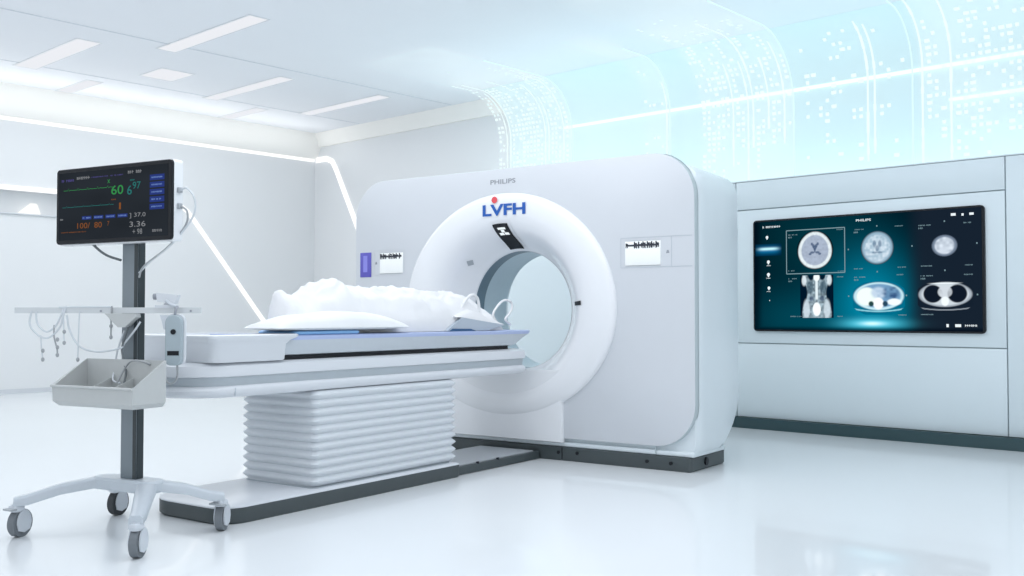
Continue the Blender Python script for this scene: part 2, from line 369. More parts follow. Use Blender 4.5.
# raster pictures for the screens ------------------------------------------------
def raster(x0, x1, z0, z1, y, nx, nz, fn):
    b = MB(); U, V = np.meshgrid(np.linspace(0, 1, nx), np.linspace(0, 1, nz)); c = fn(U, V)
    P = np.stack([x0+(x1-x0)*U, np.full_like(U, y), z0+(z1-z0)*V], -1).reshape(-1, 3)
    F = [(j*nx+i, j*nx+i+1, (j+1)*nx+i+1, (j+1)*nx+i) for j in range(nz-1) for i in range(nx-1)]
    b.add([tuple(p) for p in P], F); c = np.clip(c, 0, 1.2); b.c = np.concatenate([c, np.ones(c.shape[:2]+(1,))], -1).reshape(-1, 4); return b
def lin(r, g, bl): return np.array([(k/255)**2.2 for k in (r, g, bl)])
rng = np.random.RandomState(5)
def vnoise(U, V, f, seed=0):
    r = np.random.RandomState(seed); g = r.rand(f+2, f+2); x = U*f; y = V*f; xi = np.clip(x.astype(int), 0, f); yi = np.clip(y.astype(int), 0, f); a = x-xi; c = y-yi
    a = a*a*(3-2*a); c = c*c*(3-2*c)
    return (g[yi, xi]*(1-a)+g[yi, xi+1]*a)*(1-c)+(g[yi+1, xi]*(1-a)+g[yi+1, xi+1]*a)*c
def sm(e0, e1, x): t = np.clip((x-e0)/(e1-e0), 0, 1); return t*t*(3-2*t)
def blob(U, V, cx, cy, rx, ry, s=.12): return 1-sm(1-s, 1+s, np.sqrt(((U-cx)/rx)**2+((V-cy)/ry)**2))
def mixc(c, col, a): return c*(1-a[..., None])+col*a[..., None]
def f_bg(U, V):
    c = np.zeros(U.shape+(3,))+lin(6, 22, 32)
    c = mixc(c, lin(8, 56, 66), .75*np.exp(-(((U-.30)/.30)**2+((V-.85)/.45)**2)))
    c = mixc(c, lin(0, 70, 85), .8*np.exp(-(((U-.2)/.25)**2+((V-.1)/.3)**2)))
    c = mixc(c, lin(0, 128, 158), .95*np.exp(-(((U-.55)/.17)**2+((V-.22)/.42)**2)))
    c = mixc(c, lin(28, 38, 50), sm(.68, .78, U)*.95)
    c = mixc(c, lin(90, 215, 240), .95*np.exp(-(((U-.555)/.11)**2+((V-.06)/.04)**2)))
    c = mixc(c, lin(215, 250, 255), .9*np.exp(-(((U-.555)/.045)**2+((V-.06)/.016)**2)))
    c = mixc(c, lin(0, 14, 26), np.maximum(1-sm(0, .05, U), 1-sm(0, .04, V))*.8)
    return c
def bgat(col, U): return np.zeros(U.shape+(3,))+col
def f_brain1(U, V):
    c = bgat(lin(5, 28, 36), U); X = .5+(U-.5)*(1+.12*(V-.5))
    c = mixc(c, lin(225, 236, 240), blob(X, V, .5, .5, .455, .475, .05)); g = .55+.35*vnoise(U, V, 14, 1)
    c = mixc(c, lin(165, 178, 198), blob(X, V, .5, .5, .37, .395, .05)); c *= (1-.18*vnoise(U, V, 22, 2))[..., None]
    for (cx, cy, rx, ry) in ((.5, .56, .05, .06), (.46, .61, .035, .05), (.54, .61, .035, .05), (.42, .66, .03, .04), (.58, .66, .03, .04), (.5, .50, .022, .06), (.43, .44, .06, .03), (.57, .44, .06, .03), (.37, .40, .04, .03), (.63, .40, .04, .03)): c = mixc(c, lin(62, 82, 112), .8*blob(U, V, cx, cy, rx, ry, .3))
    return c
def f_brain2(U, V):
    c = bgat(lin(8, 44, 58), U); m = blob(U, V, .5, .5, .46, .47, .10)
    c = mixc(c, lin(150, 180, 200), m*.9); c = mixc(c, lin(205, 220, 232), blob(U, V, .5, .48, .38, .40, .1)*(.1+.9*vnoise(U, V, 16, 3)))
    for (cx, cy, rx, ry) in ((.42, .62, .05, .10), (.58, .62, .05, .10), (.5, .48, .05, .10), (.42, .36, .08, .03), (.58, .36, .08, .03)): c = mixc(c, lin(70, 95, 125), .6*blob(U, V, cx, cy, rx, ry, .4))
    return c
def f_brain3(U, V):
    c = bgat(lin(30, 42, 55), U); c = mixc(c, lin(120, 135, 155), blob(U, V, .5, .5, .47, .47, .10)*.85)
    return mixc(c, lin(215, 226, 238), blob(U, V, .5, .5, .37, .38, .12)*(.35+.65*vnoise(U, V, 8, 6)))
def f_torso(U, V):
    c = bgat(lin(4, 28, 44), U); w = .36+.08*np.cos((V-.1)*6.5)+.05*sm(.85, 1, V)*0; w = w+.0
    arm = sm(.70, .95, V)
    m = (1-sm(w-.02, w+.02, abs(U-.5)))
    c = mixc(c, lin(165, 188, 200), m*(.25+.75*vnoise(U, V, 22, 8)))
    c = mixc(c, lin(6, 32, 48), np.maximum(blob(U, V, .33, 1.02, .10, .14, .2), blob(U, V, .67, 1.02, .10, .14, .2)))
    for s in (-1, 1):
        c = mixc(c, lin(60, 85, 100), .75*blob(U, V, .5+s*.20, .72, .10, .15, .3)); c = mixc(c, lin(25, 50, 90), .6*blob(U, V, .5+s*.16, .45, .07, .06, .4))
        c = mixc(c, lin(200, 215, 225), .8*blob(U, V, .5+s*.31, .2, .10, .22, .3)); c = mixc(c, lin(220, 232, 238), .8*blob(U, V, .5+s*.38, .88, .07, .12, .3))
    c = mixc(c, lin(225, 238, 243), (1-sm(.025, .05, abs(U-.5)))*sm(.40, .46, V)*.9)
    c = mixc(c, lin(240, 248, 250), blob(U, V, .5, .2, .12, .16, .15)); c = mixc(c, lin(235, 244, 246), blob(U, V, .5, .95, .09, .09, .2)); return c
def f_abd(U, V):
    c = bgat(lin(2, 104, 132), U); y = V*1.0
    c = mixc(c, lin(190, 225, 235), blob(U, V, .5, .56, .48, .42, .05)); c = mixc(c, lin(110, 150, 185), blob(U, V, .5, .57, .43, .36, .08))
    c = mixc(c, lin(232, 246, 240), blob(U, V, .27, .55, .20, .28, .15)); c = mixc(c, lin(185, 205, 225), blob(U, V, .5, .66, .14, .18, .3)*(.5+.5*vnoise(U, V, 14, 11)))
    c = mixc(c, lin(50, 80, 120), blob(U, V, .74, .66, .15, .20, .3)*(vnoise(U, V, 16, 12))); c = mixc(c, lin(235, 245, 248), blob(U, V, .80, .38, .13, .10, .25))
    c = mixc(c, lin(245, 250, 250), blob(U, V, .5, .34, .10, .18, .2)); c = mixc(c, lin(40, 70, 70), blob(U, V, .36, .33, .05, .08, .3)); c = mixc(c, lin(40, 70, 90), blob(U, V, .63, .33, .05, .08, .3))
    a = abs(V-(.10+.32*(U-.5)**2)); return mixc(c, lin(150, 215, 228), (1-sm(.012, .028, a))*.8*sm(0, .06, U)*(1-sm(.94, 1, U)))
def f_chest(U, V):
    c = bgat(lin(26, 36, 48), U)
    c = mixc(c, lin(160, 170, 180), blob(U, V, .5, .58, .48, .40, .05)); c = mixc(c, lin(205, 215, 222), blob(U, V, .5, .58, .43, .35, .05)*.8)
    c = mixc(c, lin(22, 30, 42), blob(U, V, .28, .60, .175, .29, .08)); c = mixc(c, lin(22, 30, 42), blob(U, V, .72, .60, .175, .29, .08))
    c = mixc(c, lin(200, 208, 216), blob(U, V, .50, .66, .13, .19, .1)*(.55+.45*vnoise(U, V, 14, 14))); c = mixc(c, lin(232, 240, 244), blob(U, V, .5, .36, .07, .15, .2))
    c = mixc(c, lin(230, 238, 242), blob(U, V, .5, .94, .26, .022, .4))
    a = abs(V-(.08+.30*(U-.5)**2)); return mixc(c, lin(150, 160, 170), (1-sm(.01, .026, a))*.8*sm(0, .06, U)*(1-sm(.94, 1, U)))

# wall display
DX, DZ, DW, DH = -4.381, .87, 1.91, .95
def FX(u): return DX+DW*u
def FZ(v): return DZ+DH*v
t = thing('wall_display', 'large dark wall display showing six medical scan images', 'display', WORLD, (DX+DW/2, Y0, DZ))
b = MB(); o2 = rr(DX-.012, DX+DW+.012, DZ-.012, DZ+DH+.012, .03, 6)
b.loft([[(x, Y0-.0, z) for x, z in o2], [(x, Y0-.028, z) for x, z in o2], [(x*.999+(DX+DW/2)*.001, Y0-.034, z) for x, z in rr(DX-.006, DX+DW+.006, DZ-.006, DZ+DH+.006, .026, 6)]])
part('bezel', b, 'black', t)
part('screen_panel', raster(DX+.004, DX+DW-.004, DZ+.004, DZ+DH-.004, Y0-.0355, 220, 120, f_bg), 'screen', t)
YS = Y0-.037
for nm, (u0, u1, v0, v1), fn, nx in (('scan_image', (.213, .384, .543, .884), f_brain1, 90), ('scan_image', (.507, .650, .566, .852), f_brain2, 80), ('scan_image', (.803, .907, .611, .792), f_brain3, 60),
        ('scan_image', (.228, .383, .112, .490), f_torso, 80), ('scan_image', (.470, .693, .140, .420), f_abd, 100), ('scan_image', (.746, .964, .158, .410), f_chest, 100)):
    bb = raster(FX(u0), FX(u1), FZ(v0), FZ(v1), YS, nx, int(nx*((v1-v0)*DH)/((u1-u0)*DW)), fn)
    if fn in (f_brain1, f_brain2, f_brain3, f_abd, f_chest):   # keep only an elliptic tile so that no square edge shows on the panel
        keep = []
        for f in bb.f:
            cx = sum(bb.v[i][0] for i in f)/4; cz = sum(bb.v[i][2] for i in f)/4
            e = math.hypot((cx-FX((u0+u1)/2))/(FX(u1)-FX(u0))*2, (cz-FZ((v0+v1)/2))/(FZ(v1)-FZ(v0))*2)
            if e < (1.0 if fn in (f_brain1, f_brain2, f_brain3) else 1.12): keep.append(f)
        bb.f = keep; bb.m = [0]*len(keep)
    part(nm, bb, 'screen', t, {f_brain1: 'head slice with bright skull ring', f_brain2: 'grey head slice without skull', f_brain3: 'small round head slice', f_torso: 'upright trunk slice', f_abd: 'oval belly slice on teal', f_chest: 'oval chest slice with dark lungs'}[fn])
b = MB(); w = .0022
def frame2(b, u0, u1, v0, v1, w, mi=0):
    quad(b, FX(u0), FX(u1), FZ(v0)-w, FZ(v0)+w, YS-.001, mi); quad(b, FX(u0), FX(u1), FZ(v1)-w, FZ(v1)+w, YS-.001, mi)
    quad(b, FX(u0)-w, FX(u0)+w, FZ(v0), FZ(v1), YS-.001, mi); quad(b, FX(u1)-w, FX(u1)+w, FZ(v0), FZ(v1), YS-.001, mi)
frame2(b, .163, .436, .508, .90, .004); part('selection_frame', b, 'scr_dim', t)
b = MB()
for u, v, ww in ((.477, .873, .05), (.655, .884, .035), (.752, .876, .05), (.93, .878, .03), (.477, .535, .04), (.665, .537, .035), (.756, .54, .05), (.93, .538, .035), (.477, .462, .05), (.66, .475, .03), (.759, .459, .05), (.93, .462, .035),
                 (.172, .86, .045), (.40, .885, .03), (.172, .464, .045), (.40, .47, .03), (.172, .535, .03), (.405, .52, .03), (.18, .124, .06), (.40, .125, .03), (.665, .137, .035), (.759, .141, .05)):
    b = MB(); glyphs(b, FX(u), FX(u+ww), FZ(v), YS-.001, .010)
    if (u, v) in ((.477, .873), (.752, .876), (.477, .462), (.759, .459), (.172, .86), (.172, .464)): glyphs(b, FX(u), FX(u+.02), FZ(v-.023), YS-.001, .014)
    part('caption', b, 'scr_dim', t)
for u, v in ((.452, .705), (.452, .30), (.70, .30), (.725, .71), (.98, .71), (.98, .30), (.578, .895), (.856, .9), (.856, .50), (.578, .505)):
    b = MB(); quad(b, FX(u)-.005, FX(u)+.005, FZ(v)-.006, FZ(v)+.006, YS-.001); part('tick_mark', b, 'scr_dim', t)
b = MB(); text(b, 'PHILIPS', FX(.52), FZ(.952), YS-.001, .020, .125, .01); part('title_line', b, 'scr_white', t); b = MB(); glyphs(b, FX(.045), FX(.135), FZ(.945), YS-.001, .018)
part('title_line', b, 'scr_white', t)
for u, v, r in ((.067, .851, .013), (.073, .624, .014), (.073, .508, .015), (.075, .385, .013), (.078, .27, .004)):
    b = MB(); n = 16; b.add([(FX(u)+r*math.cos(2*PI*k/n), YS-.001, FZ(v)+r*math.sin(2*PI*k/n)) for k in range(n)], [tuple(range(n))])
    quad(b, FX(u)-r*.4, FX(u)+r*.4, FZ(v)-r*1.5, FZ(v), YS-.0012)
    if r > .01 and v < .7: glyphs(b, FX(u)-.022, FX(u)+.022, FZ(v)-.032, YS-.001, .007)
    part('menu_icon', b, 'scr_white', t)
part('menu_highlight', raster(FX(.008), FX(.138), FZ(.68), FZ(.79), YS, 40, 30, lambda U, V: mixc(mixc(bgat(lin(5, 40, 60), U), lin(20, 110, 160), np.exp(-(((U-.5)/.42)**4+((V-.5)/.3)**2))), lin(200, 250, 255), .95*np.exp(-(((U-.5)/.36)**4+((V-.58)/.11)**2)))), 'screen', t)
for u, v, rw, rh in ((.891, .95, .018, .010), (.927, .945, .008, .009), (.961, .947, .016, .009), (.864, .051, .009, .012), (.905, .051, .022, .011), (.955, .052, .045, .009)):
    b = MB()
    if rw > .03: glyphs(b, FX(u)-rw, FX(u)+rw, FZ(v), YS-.001, rh*1.8)
    else: quad(b, FX(u)-rw, FX(u)+rw, FZ(v)-rh, FZ(v)+rh, YS-.001)
    part('tool_icon', b, 'scr_white', t)

# ------------------------------------------------------------------ CT scanner
g = thing('ct_scanner', 'big white ring-shaped CT scanner with blue LVFH lettering standing on a dark base', 'scanner', GAN, (-1.42, .35, 0))
CX, CZ = -1.43, 1.04
NA = 288
ANG = [2*PI*k/NA for k in range(NA)]
def ray_poly(poly, a):                                  # distance from the ring centre to the outline along angle a
    dx, dz = math.cos(a), math.sin(a); best = None
    for i in range(len(poly)):
        x1, z1 = poly[i][0]-CX, poly[i][1]-CZ; x2, z2 = poly[(i+1) % len(poly)][0]-CX, poly[(i+1) % len(poly)][1]-CZ
        ex, ez = x2-x1, z2-z1; den = dx*ez-dz*ex
        if abs(den) < 1e-9: continue
        tt = (x1*ez-z1*ex)/den; uu = (x1*dz-z1*dx)/den
        if tt > 0 and -1e-6 <= uu <= 1+1e-6 and (best is None or tt > best): best = tt
    return best
def ring_rect(x0, x1, z0, z1, r, y, rs=None):
    p = rr(x0, x1, z0, z1, r, 16, rs); return [(CX+math.cos(a)*ray_poly(p, a), y, CZ+math.sin(a)*ray_poly(p, a)) for a in ANG]
def low(b_, a): return b_*(1-.09*max(0, (b_-.43)/.405)) if math.sin(a) < 0 else b_      # the ring is a little flatter below
def ring_ell(a_, b_, y): return [(CX+a_*math.cos(a), y, CZ+low(b_, a)*math.sin(a)) for a in ANG]
X0, X1 = -2.90, .045
# rear body: shell open along the bore
RS = (.14, .14, .05, .05)
b = MB(); b.loft([ring_ell(.45, .45, .62), ring_ell(.48, .48, .70), ring_rect(X0+.05, X1-.05, .13, 1.93, .1, .745, (.09, .09, .04, .04)), ring_rect(X0+.015, X1-.015, .115, 1.955, .1, .725, RS), ring_rect(X0, X1, .105, 1.965, .1, .68, RS),
    ring_rect(X0, X1, .105, 1.975, .1, .42, RS), ring_rect(X0, X1, .105, 1.985, .1, .14, RS), ring_rect(X0+.002, X1-.002, .105, 1.98, .1, .06, RS), ring_rect(X0+.02, X1-.02, .108, 1.96, .1, .03, RS), ring_ell(.74, .70, .03), ring_ell(.74, .70, .12)], cap0=False, cap1=False, flip=True)
b.v = [(x, y-.36*((.45-z)/.345)**2*((y-.42)/.3) if z < .45 and y > .42 else y, z) for x, y, z in b.v]
part('housing', b, 'body', g)
# front cover plate with rounded corners
P = lambda i, y: ring_rect(X0+.0+i, X1-i, .150+i, 2.055-i, .3, y, (.30-i*.5, .30-i*.5, .28-i*.5, .28-i*.5))
b = MB(); b.loft([P(.012, .047), P(0, .044), P(0, -.004), P(.003, -.009)], cap0=False, cap1=False, flip=True); part('cover_edge', b, 'edge', g)
b = MB(); b.loft([P(.003, -.009), P(.008, -.012), ring_ell(.74, .70, -.012), ring_ell(.73, .69, .04)], cap0=False, cap1=False, flip=True)
part('front_cover', b, 'plate', g)
b = MB(); q0 = ring_rect(X0+.003, X1-.003, .147, 2.052, .3, .047, (.30, .30, .28, .28)); q1 = ring_rect(X0-.002, X1+.002, .143, 2.058, .3, .038, (.30, .30, .28, .28))
b.loft([q0, q1], cap0=False, cap1=False, flip=True); part('cover_seam', b, 'seam', g)
# ring cover bulging round the opening
prof = [(.915, .835, -.012), (.913, .833, -.026), (.90, .82, -.040), (.87, .79, -.050), (.82, .745, -.057), (.76, .69, -.058), (.70, .645, -.050), (.645, .605, -.030), (.60, .573, 0), (.555, .538, .045), (.515, .505, .10), (.475, .470, .155), (.445, .443, .19), (.43, .43, .202), (.43, .43, .215)]
b = MB(); b.loft([ring_ell(*p) for p in prof], cap0=False, cap1=False); part('ring_cover', b, 'white2', g, ang=60)
def ringpt(k, a, out=.003):                             # a point on the ring cover: k = place along the profile, a = angle
    k = max(0, min(len(prof)-1.001, k)); i = int(k); f = k-i; A, B = prof[i], prof[i+1]
    p = [A[j]*(1-f)+B[j]*f for j in range(3)]; dr = B[0]-A[0]; dy = B[2]-A[2]; L = math.hypot(dr, dy); nr, ny = -dy/L, dr/L
    nr, ny = -dy/L, -abs(dr)/L
    return (CX+(p[0]+nr*out)*math.cos(a), p[2]+ny*out, CZ+(p[1]+nr*out)*math.sin(a))
# lower neck below the ring
b = MB(); pr = rr(-1.93, -.935, -.08, .3, .03, 4)
def neck(i, y): return [(x, y, z) for x, z in ((-1.93+i, .125+i), (-.935-i, .125+i), (-.935-i, .62), (-1.93+i, .62))]
b.loft([neck(0, 0), neck(0, -.034), neck(.004, -.040), neck(.010, -.042)]); part('neck_cover', b, 'white2', g)
# bore
b = MB(); b.loft([ring_ell(.432, .432, .20), ring_ell(.428, .428, .21), ring_ell(.428, .428, .315), ring_ell(.434, .434, .32)], cap0=False, cap1=False); part('scan_window', b, 'bluegrey', g)
b = MB(); b.loft([ring_ell(.436, .436, .315), ring_ell(.430, .430, .325), ring_ell(.430, .430, .61), ring_ell(.45, .45, .63)], cap0=False, cap1=False); part('bore_lining', b, 'bore', g)
# base and skirt
def plan(x0, x1, y0, y1, r, z, rs=None): return [(x, y, z) for x, y in rr(x0, x1, y0, y1, r, 6, rs)]
b = MB(); b.loft([plan(-2.86, -.0, .0, .54, .03, 0), plan(-2.87, .01, -.005, .54, .03, .012), plan(-2.87, .01, -.005, .54, .03, .088), plan(-2.86, 0, .005, .53, .03, .094)]); part('base', b, 'darkbase', g)
b = MB(); b.box(-2.885, .025, .008, .50, .094, .128, bev=.01); part('skirt', b, 'body', g)
for x, z in ((-.98, .055), (-.83, .06), (-.30, .05), (-.13, .05)): part('floor_bolt', MB().cyl((x, -.012, z), (x, .0, z), .012, 12), 'black', g)
for y in (.22,): part('foot_jack', MB().cyl((.005, y, .05), (.02, y, .05), .026, 16), 'black', g)
b = MB().box(-.955, -.949, -.008, 0, .01, .09); part('base_joint', b, 'black', g)
b = MB().box(-.245, -.239, .0, .012, .098, .155); part('skirt_joint', b, 'seam', g)
def gridadd(b, rows, mi=0):
    n = len(rows[0]); b.add([p for r in rows for p in r], [(i*n+j, i*n+j+1, (i+1)*n+j+1, (i+1)*n+j) for i in range(len(rows)-1) for j in range(n-1)], mi)
# markers, emblem and black read-out on the ring
for sgn in (1, -1):
    a0 = R(4) if sgn > 0 else R(176); b = MB(); k0, k1 = ((6.9, 8.9) if sgn > 0 else (9.2, 10.2))
    gridadd(b, [[ringpt(k0+(k1-k0)*i/4, a0+da, .004) for da in ((-.024, .024) if sgn > 0 else (-.016, .016))] for i in range(5)]); part('laser_slot', b, 'black', g)
b = MB(); a0 = R(137); vs = [ringpt(9.2, a0, .004), ringpt(9.7, a0+.06, .004), ringpt(10.2, a0, .004), ringpt(9.7, a0-.06, .004)]; b.add(vs, [(0, 1, 2, 3)]); part('ring_emblem', b, 'grey', g)
def patch(k0, k1, w, nk, na, out, c=92.0):                # a strip of even width following the ring surface
    rows = []
    for i in range(nk+1):
        k = k0+(k1-k0)*i/nk; q = ringpt(k, PI/2, out); h = w/(q[2]-CZ); rows.append([ringpt(k, R(c)-h+2*h*j/na, out) for j in range(na+1)])
    return rows
b = MB(); gridadd(b, patch(6.3, 11.9, .082, 24, 8, .005)); pt = part('readout_frame', b, 'white2', g, 'white bordered black read-out')
b = MB(); gridadd(b, patch(6.65, 11.6, .062, 24, 8, .010)); part('readout_screen', b, 'black', pt)
b = MB()
for k, a, w in ((7.5, 92, .032), (8.0, 92, .014), (8.5, 94.2, .018), (8.5, 89.8, .018)): gridadd(b, patch(k-.22, k+.22, w, 3, 4, .0125, a))
part('readout_symbol', b, 'scr_white', pt)
# lettering
YL = -.0625
b = MB(); text(b, 'LVFH', -1.405, 1.752, YL, .083, .375, .032, slope=0); part('logo_letters', b, 'logo', g, 'blue LVFH lettering')
n = 20; b = MB(); b.add([(-1.487+.026*math.cos(2*PI*k/n), YL, 1.826+.024*math.sin(2*PI*k/n)) for k in range(n)], [tuple(range(n))]); part('logo_dot', b, 'red', g, 'small red dot over the V')
b = MB(); text(b, 'PHILIPS', -1.447, 1.962, -.0135, .034, .222, .015); part('brand_letters', b, 'text', g)
# operator panels
YP = -.0135
def opanel(x0, x1, z0, z1, right):
    b = MB(); w = .0022
    if right:
        fx0, fx1 = -.485, -.115
        for (a, c, d, e) in ((fx0, .03, 1.312-w, 1.312+w), (fx0, .03, 1.508-w, 1.508+w), (fx0-w, fx0+w, 1.312, 1.508), (fx1-w, fx1+w, 1.312, 1.508)): quad(b, a, c, d, e, YP)
    else:
        fx0, fx1 = -2.70, -2.38
        for (a, c, d, e) in ((fx0, fx1, 1.312-w, 1.312+w), (fx0, fx1, 1.508-w, 1.508+w), (fx0-w, fx0+w, 1.312, 1.508), (fx1-w, fx1+w, 1.312, 1.508)): quad(b, a, c, d, e, YP)
    part('panel_joint', b, 'tabletop' if right else 'plate', g)
    p = part('operator_panel', MB().box(x0, x1, -.017, -.011, z0, z1, bev=.003), 'paper', g, 'white operator panel with dark heading')
    b = MB()
    random.seed(31 if right else 8); glyphs(b, x0+.004, x1-.004, z1-.026, -.0185, .044, n=8 if right else 7); glyphs(b, x0+.006, x1-.004, z1-.028, -.0186, .032, n=11 if right else 8); quad(b, x0+.010, x1-.012, z1-.034, z1-.022, -.0184)
    part('panel_heading', b, 'ink', p)
    bx = x1+.05 if right else x0-.04; b = MB(); b.add([(bx-.012, YP, (z0+z1)/2-.006), (bx+.012, YP, (z0+z1)/2-.006), (bx+.006, YP, (z0+z1)/2+.014), (bx-.006, YP, (z0+z1)/2+.014)], [(0, 1, 2, 3)]); part('panel_button', b, 'text', g)
opanel(-.452, -.192, 1.325, 1.485, True)
opanel(-2.635, -2.395, 1.325, 1.485, False)
b = MB().box(-2.845, -2.728, -.017, -.011, 1.30, 1.495, bev=.003); pp = part('side_label', b, 'purple', g, 'upright purple label at the left edge')
b = MB(); quad(b, -2.81, -2.765, 1.34, 1.47, -.018); part('label_stripe', b, 'purple2', pp)

# ------------------------------------------------------------------ patient table
tb = thing('patient_table', 'white scanner table with ribbed pedestal leading into the ring', 'scanner table', GAN, (-1.43, -1.7, 0))
XA, XB = -1.73, -1.13
b = MB(); rs = (.02, .02, .20, .13)
b.loft([plan(-1.73, -1.105, -2.74, -.96, .1, 0, rs), plan(-1.74, -1.10, -2.75, -.95, .1, .012, rs), plan(-1.74, -1.10, -2.75, -.95, .1, .076, rs)]); part('floor_base', b, 'darkbase', tb)
b = MB(); b.loft([plan(-1.74, -1.10, -2.75, -.95, .1, .076, rs), plan(-1.74, -1.10, -2.75, -.95, .1, .082, rs), plan(-1.73, -1.11, -2.74, -.96, .1, .088, rs)]); part('base_cover', b, 'white', tb)
b = MB(); b.loft([plan(-1.64, -1.22, -.955, -.006, .005, 0), plan(-1.64, -1.13, -.955, -.006, .005, .004), plan(-1.64, -1.14, -.955, -.006, .005, .048), plan(-1.64, -1.145, -.955, -.006, .005, .052)]); part('floor_channel', b, ['darkbase'], tb)
b = MB(); b.box(-1.62, -1.16, -.95, -.05, .052, .058); part('channel_cover', b, 'grey', tb)
for y in (-.72, -.5): part('channel_clip', MB().box(-1.155, -1.14, y, y+.02, .03, .062, bev=.003), 'black', tb)
# bellows
b = MB(); rings = []; nfold = 11; zb, zt = .092, .60
rings.append(plan(-1.70, -1.16, -2.13, -.955, .04, zb))
for k in range(nfold*4+1):
    z = zb+.01+(zt-zb-.01)*k/(nfold*4); ph = (k % 4)/4; d = .021*(.5-.5*math.cos(2*PI*ph))**.8
    rings.append(plan(-1.695-d, -1.150+d, -2.13-d, -.958+d, .035, z))
b.loft(rings, cap1=True); part('bellows', b, 'bellow', tb, ang=80)
b = MB(); b.loft([plan(-1.70, -1.145, -2.14, -.98, .04, .088), plan(-1.70, -1.145, -2.14, -.98, .04, .093)]); part('bellows_foot', b, 'rail', tb)
# carriage
b = MB(); RSC = (.03, .03, .25, .23)
def cp(i, z, e=0): return plan(XA+i, XB-i, -2.92+i*1.4+e, -.17-i, .1, z, RSC)
b.loft([cp(.05, .600), cp(.018, .606), cp(.004, .622), cp(0, .640), cp(.003, .650), cp(.010, .656), cp(.016, .660)]); part('carriage_lower', b, 'white', tb)
b = MB(); b.loft([cp(.018, .654), cp(.016, .660), cp(.012, .700), cp(.016, .706)]); part('carriage_groove', b, 'rail', tb)
b = MB(); b.loft([cp(.014, .700), cp(.002, .706), cp(0, .725), cp(.004, .756), cp(.02, .768), cp(.05, .772)]); part('carriage_upper', b, 'white', tb)
b = MB().box(XB-.004, XB+.0015, -2.672, -2.668, .61, .65); part('carriage_joint', b, 'tabletop', tb)
b = MB().box(XA+.07, XB-.035, -2.34, -.35, .772, .808); part('slide_rail', b, 'black', tb)
# sliding tabletop
def tp(i, z, yr): return [(x, y, z) for x, y in rr(XA+i, XB-i, -2.36, yr, .02, 4, (.04, .04, .01, .01))]
b = MB(); b.loft([tp(.05, .791, -.29), tp(.02, .799, -.27), tp(.008, .830, -.22), tp(.004, .850, -.18), tp(0, .872, -.13)]); part('tabletop', b, 'tabletop', tb)
b = MB(); b.loft([tp(0, .872, -.13), tp(-.002, .878, -.12), tp(-.002, .893, -.11), tp(.01, .897, -.12)]); part('tabletop_edge', b, 'lav', tb)
# foot end box
b = MB(); rs = (.02, .02, .05, .05)
b.loft([plan(-1.75, XB+.0, -2.80, -2.36, .03, .772, rs), plan(-1.755, XB+.005, -2.805, -2.355, .03, .78, rs), plan(-1.755, XB+.01, -2.81, -2.35, .03, .855, rs), plan(-1.765, XB+.02, -2.82, -2.335, .03, .872, rs), plan(-1.775, XB+.028, -2.83, -2.29, .03, .888, rs), plan(-1.775, XB+.028, -2.83, -2.28, .03, .900, rs), plan(-1.765, XB+.018, -2.82, -2.285, .03, .905, rs),
    plan(-1.72, XB-.03, -2.78, -2.32, .03, .905, rs), plan(-1.715, XB-.035, -2.775, -2.325, .03, .885, rs)]); part('foot_box', b, 'white', tb)

# ------------------------------------------------------------------ bedding
b = MB(); b.loft([plan(-1.44, XB-.012, -2.27, -1.80, .03, .8975), plan(-1.445, XB-.006, -2.275, -1.795, .03, .903), plan(-1.445, XB-.006, -2.275, -1.795, .03, .912), plan(-1.435, XB-.016, -2.265, -1.805, .03, .918)])
solo('mattress_pad', b, 'blue', 'thin blue pad lying on the scanner tabletop under the white bedding', 'mattress', GAN)
# pillow: flat, soft, folded
def pillow(x0, x1, y0, y1, z0, h, nx=26, ny=60, seed=0):
    b = MB()
    for side in (1, -1):
        vs = []
        for j in range(ny+1):
            for i in range(nx+1):
                u = i/nx*2-1; v = j/ny*2-1; e = max(0, (1-abs(u)**2.6))**.5*max(0, (1-abs(v)**5))**.5
                x = (x0+x1)/2+(x1-x0)/2*u*(1-.05*abs(v)**3); y = (y0+y1)/2+(y1-y0)/2*v*(1-.03*abs(u)**3)
                n = noise.noise(Vector((x*9, y*5, seed)))*.012+noise.noise(Vector((x*22, y*9, seed+3)))*.004
                dome = (.72+.28*math.cos((v-.1)*1.9))
                z = z0+h*.15+(side*(h*.85*e*dome if side > 0 else h*.15*e))+(n*e if side > 0 else 0)
                vs.append((x, y, z))
        fs = [(j*(nx+1)+i, j*(nx+1)+i+1, (j+1)*(nx+1)+i+1, (j+1)*(nx+1)+i) for j in range(ny) for i in range(nx)]
        if side < 0: fs = [f[::-1] for f in fs]
        b.add(vs, fs)
    return b
solo('pillow', pillow(-1.40, -1.108, -2.42, -1.40, .917, .10, seed=2), 'cloth2', 'flat white pillow lying along the near edge of the scanner table', 'pillow', GAN, ang=80)
